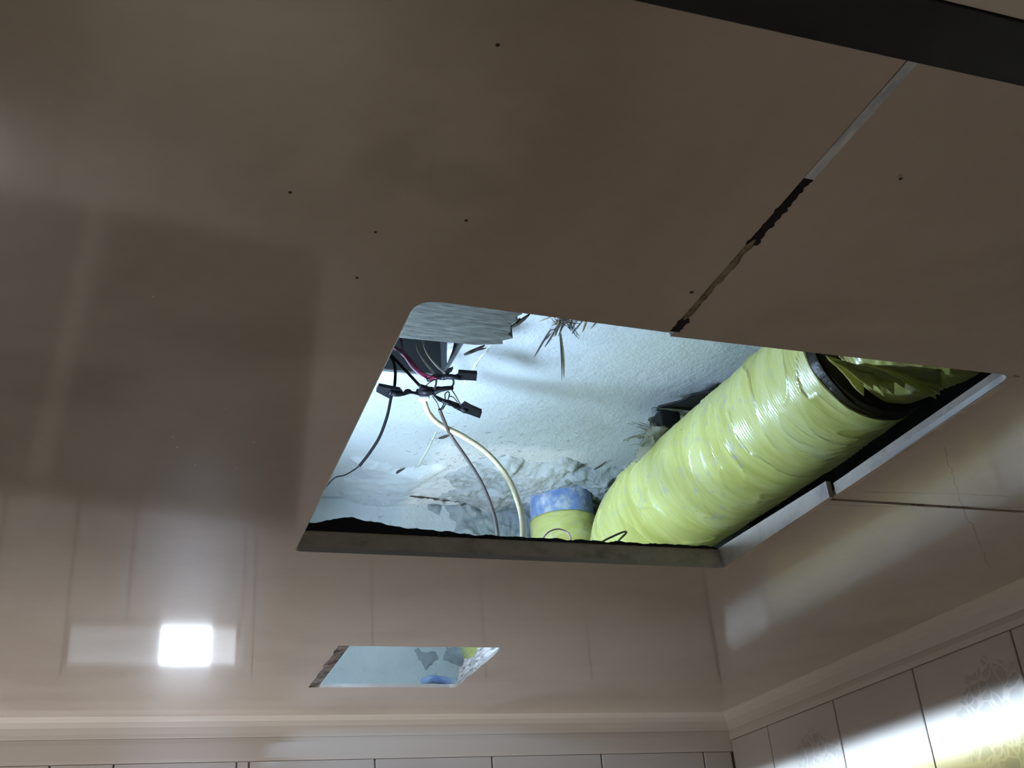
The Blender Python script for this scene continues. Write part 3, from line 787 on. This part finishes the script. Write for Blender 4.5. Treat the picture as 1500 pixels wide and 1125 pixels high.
# vertical pipe through the slab, blue sleeve, yellow tape
vp = empty('taped_riser_pipe', at(822, 755, 1.3)); tag(vp, 'short pipe with blue sleeve and yellow tape coming out of rough mortar', 'pipe')
pc_ = at(820, 718, 1.92); X, Y = pc_.x, pc_.y
def vz(z): return Vector((X, Y, ZC + z*S))
duct('yellow_tape', [vz(1.765), vz(1.6), vz(1.4), vz(1.20), vz(1.03)], .152, vp, 3.1, 14, 96, .05)
tube('blue_sleeve', [vz(1.92), vz(1.88), vz(1.84), vz(1.80), vz(1.755), vz(1.75)], lambda i, t, a: S*(.146 + .006*noise.noise(Vector((math.cos(a)*2, math.sin(a)*2, t*6)))), M_BLUE, vp, 64, 6)
# yellow branch pipe seen through the far hole
bp = empty('taped_branch_pipe', U(1.55, 4.35, 1.1)); tag(bp, 'yellow taped branch pipe seen through the small far hole', 'pipe')
duct('branch_body', [U(1.50, 4.44, 1.46), U(1.485, 4.44, 1.3), U(1.50, 4.44, 1.17), U(1.56, 4.43, 1.13), U(1.66, 4.42, 1.13)], .095, bp, 5.1, 12, 72, .05)
bl = tube('blue_hose', [at(618, 1000, 1.06), at(630, 995, 1.07), at(645, 996, 1.07), at(668, 1000, 1.06)], .012*S*1.4, M_BLUE)
tag(bl, 'short blue hose lying at the edge of the small far hole', 'hose')

# hanger: bolt, block, fibre, and dark plates standing in for its shadow
hg = empty('duct_hanger', at(965, 600, ZS-.02)); tag(hg, 'metal anchor bolt and clamp holding the yellow duct, with a dark plate for its shadow', 'hanger')
pB = at(958, 598, ZS); d3 = Vector((0, 0, -1))
tube('anchor_bolt', [pB, pB + d3*.012, pB + d3*.025, pB + d3*.04], .0058, M_METAL, hg, 16, 3)
bm = bmesh.new(); bmesh.ops.create_cone(bm, segments=6, radius1=.0105, radius2=.0105, depth=.008, cap_ends=True)
bmesh.ops.bevel(bm, geom=bm.edges[:], offset=.0008, segments=1, affect='EDGES')
for v in bm.verts: v.co += pB + d3*.030
link_bm('nut', bm, M_METAL, hg)
bm = bmesh.new(); bmesh.ops.create_cone(bm, segments=24, radius1=.0145, radius2=.0145, depth=.0018, cap_ends=True)
for v in bm.verts: v.co += pB + d3*.022
link_bm('washer', bm, M_METAL, hg)
def slabpoly(name, pts, zs, th, m, parent):
    bm = bmesh.new(); P = [at(px, py, z) for (px, py), z in zip(pts, zs)]
    a = [bm.verts.new(p) for p in P]; b = [bm.verts.new(p + Vector((0, 0, th))) for p in P]
    bm.faces.new(a); bm.faces.new(b[::-1])
    for k in range(len(P)): bm.faces.new((a[k], b[k], b[(k+1) % len(P)], a[(k+1) % len(P)]))
    bmesh.ops.recalc_face_normals(bm, faces=bm.faces[:])
    bmesh.ops.triangulate(bm, faces=bm.faces[:])
    return link_bm(name, bm, m, parent)
slabpoly('shadow_strap', [(964, 597), (980, 593), (999, 588), (1013, 579), (1070, 571), (1060, 585), (1036, 600), (1012, 602), (990, 599), (970, 598)], [ZS-.06]*10, .004, M_SHADOW_STRAP, hg)  # dark leaf-shaped plate in place of the clamp block's shadow on the slab
slabpoly('shadow_strap', [(962, 602), (975, 602), (992, 606), (975, 605)], [ZS-.07]*4, .003, M_SHADOW_STRAP, hg)
bm = bmesh.new(); bm_box(bm, (0, 0, 0), (.085, .10, .075), .004)
pk = at(975, 622, ZS-.12); c0 = U(.0425, .05, .0375)
for v in bm.verts: v.co += pk - c0
link_bm('clamp_block', bm, M_BLACK, hg)
# cloth sleeve bunched below the clamp
duct('cloth_wrap', [at(972, 620, 1.80), at(968, 634, 1.76), at(962, 652, 1.70), at(958, 675, 1.62)], .046, hg, 9.9, 16, 96, .5, M_FLUFF, .5, lambda t, a: .9+.5*t)
bm = bmesh.new()
for k in range(170):
    t = random.random(); p = at(952 + random.gauss(0, 7), 622 + 45*t, 1.78-.1*t)
    an = random.gauss(math.pi*1.02, .6); L = random.uniform(.008, .026)
    q = p + Vector((math.cos(an)*L, math.sin(an)*L*.6, random.gauss(0, .006)))
    bm_tube(bm, [p, (p+q)/2 + Vector((0, 0, .002)), q], .00035, 3)
for k in range(12):
    p = at(942, 637+k*.4, 1.77); q = at(912+random.uniform(0, 10), 643+random.uniform(-1, 4), 1.77)
    bm_tube(bm, catmull([p, (p+q)/2+Vector((0, 0, .004)), q], 3), .0005, 3)
o = link_bm('fibre_tuft', bm, M_FLUFF, hg); o['kind'] = 'stuff'

# ------------------------------------------------------------------ wiring
def wire(name, pts, r, m, label, cat='wire', group=None, seg=10):
    P = [at(px, py, z) for px, py, z in pts]
    return tag(tube(name, P, r*S, m, None, seg, 8), label, cat, group)
wire('beige_cable', [(618, 582, 1.72), (622, 590, 1.71), (628, 605, 1.70), (645, 622, 1.68), (680, 640, 1.64), (715, 665, 1.58), (745, 702, 1.48), (761, 742, 1.36), (766, 775, 1.24), (764, 805, 1.14), (762, 822, 1.10)], .0100, M_BEIGE,
     'thick beige cable curving down from the splices to the far flange', 'cable')
wire('grey_cable', [(644, 600, 1.68), (650, 615, 1.67), (660, 637, 1.65), (684, 672, 1.56), (706, 708, 1.46), (721, 745, 1.34), (728, 775, 1.24), (730, 805, 1.14), (731, 822, 1.10)], .0062, M_GREYW,
     'thin dark grey cable hanging just left of the beige cable', 'cable')
wire('black_wire', [(560, 515, 2.05), (572, 522, 1.92), (578, 536, 1.80), (579, 553, 1.74), (577, 570, 1.70), (573, 582, 1.68), (567, 610, 1.64), (556, 640, 1.60), (541, 664, 1.57), (527, 682, 1.55)], .0052, M_WBLACK,
     'black wire dropping from the box past the left tape flag')
wire('bare_thin_wire', [(528, 681, 1.55), (519, 688, 1.54), (505, 696, 1.53), (492, 699, 1.52), (482, 708, 1.51), (472, 722, 1.50), (468, 730, 1.49)], .0026, M_WBLACK,
     'hair thin wire tail trailing to the left hatch edge')
wire('black_wire', [(560, 508, 2.05), (573, 520, 1.92), (584, 532, 1.82), (600, 549, 1.76), (618, 568, 1.71), (628, 574, 1.70)], .0052, M_WBLACK,
     'black wire running diagonally from the box to the centre splice')
wire('maroon_wire', [(586, 485, 2.1), (588, 500, 1.95), (591, 515, 1.86), (602, 532, 1.80), (616, 546, 1.76), (628, 555, 1.73), (636, 552, 1.72)], .0042, M_WRED,
     'maroon wire coming straight down out of the box')
wire('maroon_wire', [(566, 500, 2.05), (580, 509, 1.93), (594, 518, 1.86), (608, 535, 1.80), (622, 548, 1.75), (640, 554, 1.72)], .0042, M_WRED,
     'maroon wire crossing from the left hatch edge to the right splice')
wire('pink_wire', [(562, 500, 2.05), (577, 510, 1.93), (592, 522, 1.86), (603, 538, 1.81), (616, 549, 1.77), (630, 556, 1.73)], .0030, M_WPINK,
     'pale pinkish wire beside the two maroon wires')
wire('grey_brown_wire', [(612, 484, 2.1), (611, 500, 1.95), (613, 515, 1.88), (624, 532, 1.82), (634, 545, 1.77), (639, 558, 1.73), (636, 571, 1.70)], .0038, M_WGREY,
     'left of two brown grey wires hanging from the box')
wire('grey_brown_wire', [(619, 484, 2.1), (620, 500, 1.95), (626, 518, 1.88), (640, 536, 1.82), (655, 548, 1.77), (664, 557, 1.73), (663, 565, 1.71), (655, 571, 1.70)], .0038, M_WGREY,
     'right of two brown grey wires, hooking back at its end')
wire('black_looped_wire', [(645, 601, 1.69), (649, 594, 1.69), (652, 585, 1.69), (652, 577, 1.68), (657, 574, 1.68), (658, 580, 1.69), (654, 590, 1.70), (648, 600, 1.69)], .0022, M_WBLACK,
     'thin black wire twisted in a small loop above the grey cable')
wire('thin_dark_wire', [(633, 580, 1.70), (639, 588, 1.70), (643, 597, 1.69), (646, 606, 1.68)], .0020, M_GREYW,
     'thin dark wire joining the centre splice to the grey cable')
wire('thin_dark_wire', [(661, 570, 1.70), (667, 579, 1.70), (673, 590, 1.69), (675, 594, 1.69)], .0022, M_GREYW,
     'thin dark wire dropping from the centre splice on to the lower splice')
wire('thin_dark_wire', [(657, 580, 1.70), (664, 582, 1.70), (670, 589, 1.69)], .0020, M_GREYW,
     'short thin dark wire arching right of the small black loop')
wire('thin_pale_wire', [(620, 574, 1.71), (626, 563, 1.73), (640, 555, 1.74), (652, 553, 1.74)], .0018, M_WPINK,
     'very thin pale wire arching between the centre and right splices')
wire('small_wire_loop', [(793, 806, 1.12), (795, 790, 1.16), (804, 779, 1.19), (818, 775, 1.20), (831, 780, 1.19), (836, 790, 1.16), (833, 808, 1.12)], .0026, M_WPINK,
     'small pale wire loop rising behind the far flange in front of the yellow pipe')
wire('curved_wire_end', [(870, 806, 1.12), (882, 794, 1.16), (897, 786, 1.18), (914, 779, 1.20), (917, 781, 1.20), (908, 790, 1.17), (897, 804, 1.12)], .0034, M_GREYW,
     'dark bent wire end poking up in front of the duct foot')

def splice(label, path, rads, flag, zf, extra=None):
    """taped joint: lumpy tube with a folded tape flag"""
    e = empty('taped_splice', at(*path[0])); tag(e, label, 'wire splice', 'black taped wire splices')
    P = catmull([at(*p) for p in path], 6)
    bm = bmesh.new()
    def rr(i, t, a):
        k = t*(len(rads)-1); j = min(int(k), len(rads)-2); r = rads[j] + (rads[j+1]-rads[j])*(k-j)
        return S*r*(1 + .35*noise.noise(Vector((math.cos(a), math.sin(a), t*9+path[0][0]))))
    bm_tube(bm, P, rr, 12); link_bm('tape_wrap', bm, M_TAPE, e, True)
    if flag:
        slabpoly('tape_flag', flag, [zf]*len(flag), .006, M_TAPE, e)
    return e
splice('black taped splice with a wide flag pointing at the left hatch edge', [(616, 577, 1.70), (604, 575, 1.70), (598, 574, 1.70), (590, 577, 1.69), (580, 575, 1.69), (570, 573, 1.69)], [.006, .005, .010, .007, .014, .014],
       [(551, 574), (555, 566), (570, 569), (586, 572), (590, 577), (578, 578), (572, 581), (570, 584)], 1.69)
splice('black taped splice pointing right, topmost of the four, with a square tape end', [(626, 556, 1.73), (640, 552, 1.73), (650, 552, 1.73), (662, 552, 1.72), (674, 552, 1.72)], [.008, .011, .010, .009, .010],
       [(671, 551), (672, 546), (685, 547), (699, 548), (698, 558), (684, 557), (671, 557)], 1.72)
splice('black taped splice slanting down right, lowest of the four', [(636, 579, 1.70), (646, 586, 1.70), (658, 590, 1.69), (670, 595, 1.69), (684, 601, 1.68)], [.004, .008, .009, .012, .012],
       [(674, 598), (681, 592), (690, 597), (706, 604), (703, 613), (692, 609), (678, 604)], 1.68)
splice('black lumpy taped centre splice where all the wires meet', [(613, 574, 1.71), (624, 573, 1.70), (636, 573, 1.70), (648, 570, 1.70), (664, 568, 1.70)], [.012, .016, .013, .010, .007], [(614, 572), (616, 567), (626, 570), (634, 573), (630, 577), (616, 577)], 1.70)
splice_tip = slabpoly('tape_scrap', [(652, 547), (656, 543), (664, 540), (662, 544), (656, 549)], [1.735]*5, .004, M_TAPE, None)
tag(splice_tip, 'small pointed scrap of black tape above the right splice', 'tape')
cl = tube('white_wire_nut', [at(613, 583, 1.715), at(620, 583, 1.715), at(629, 583, 1.715)], .0105*S, M_WHITE, None, 12, 4)
tag(cl, 'small white connector just under the centre splice', 'connector')
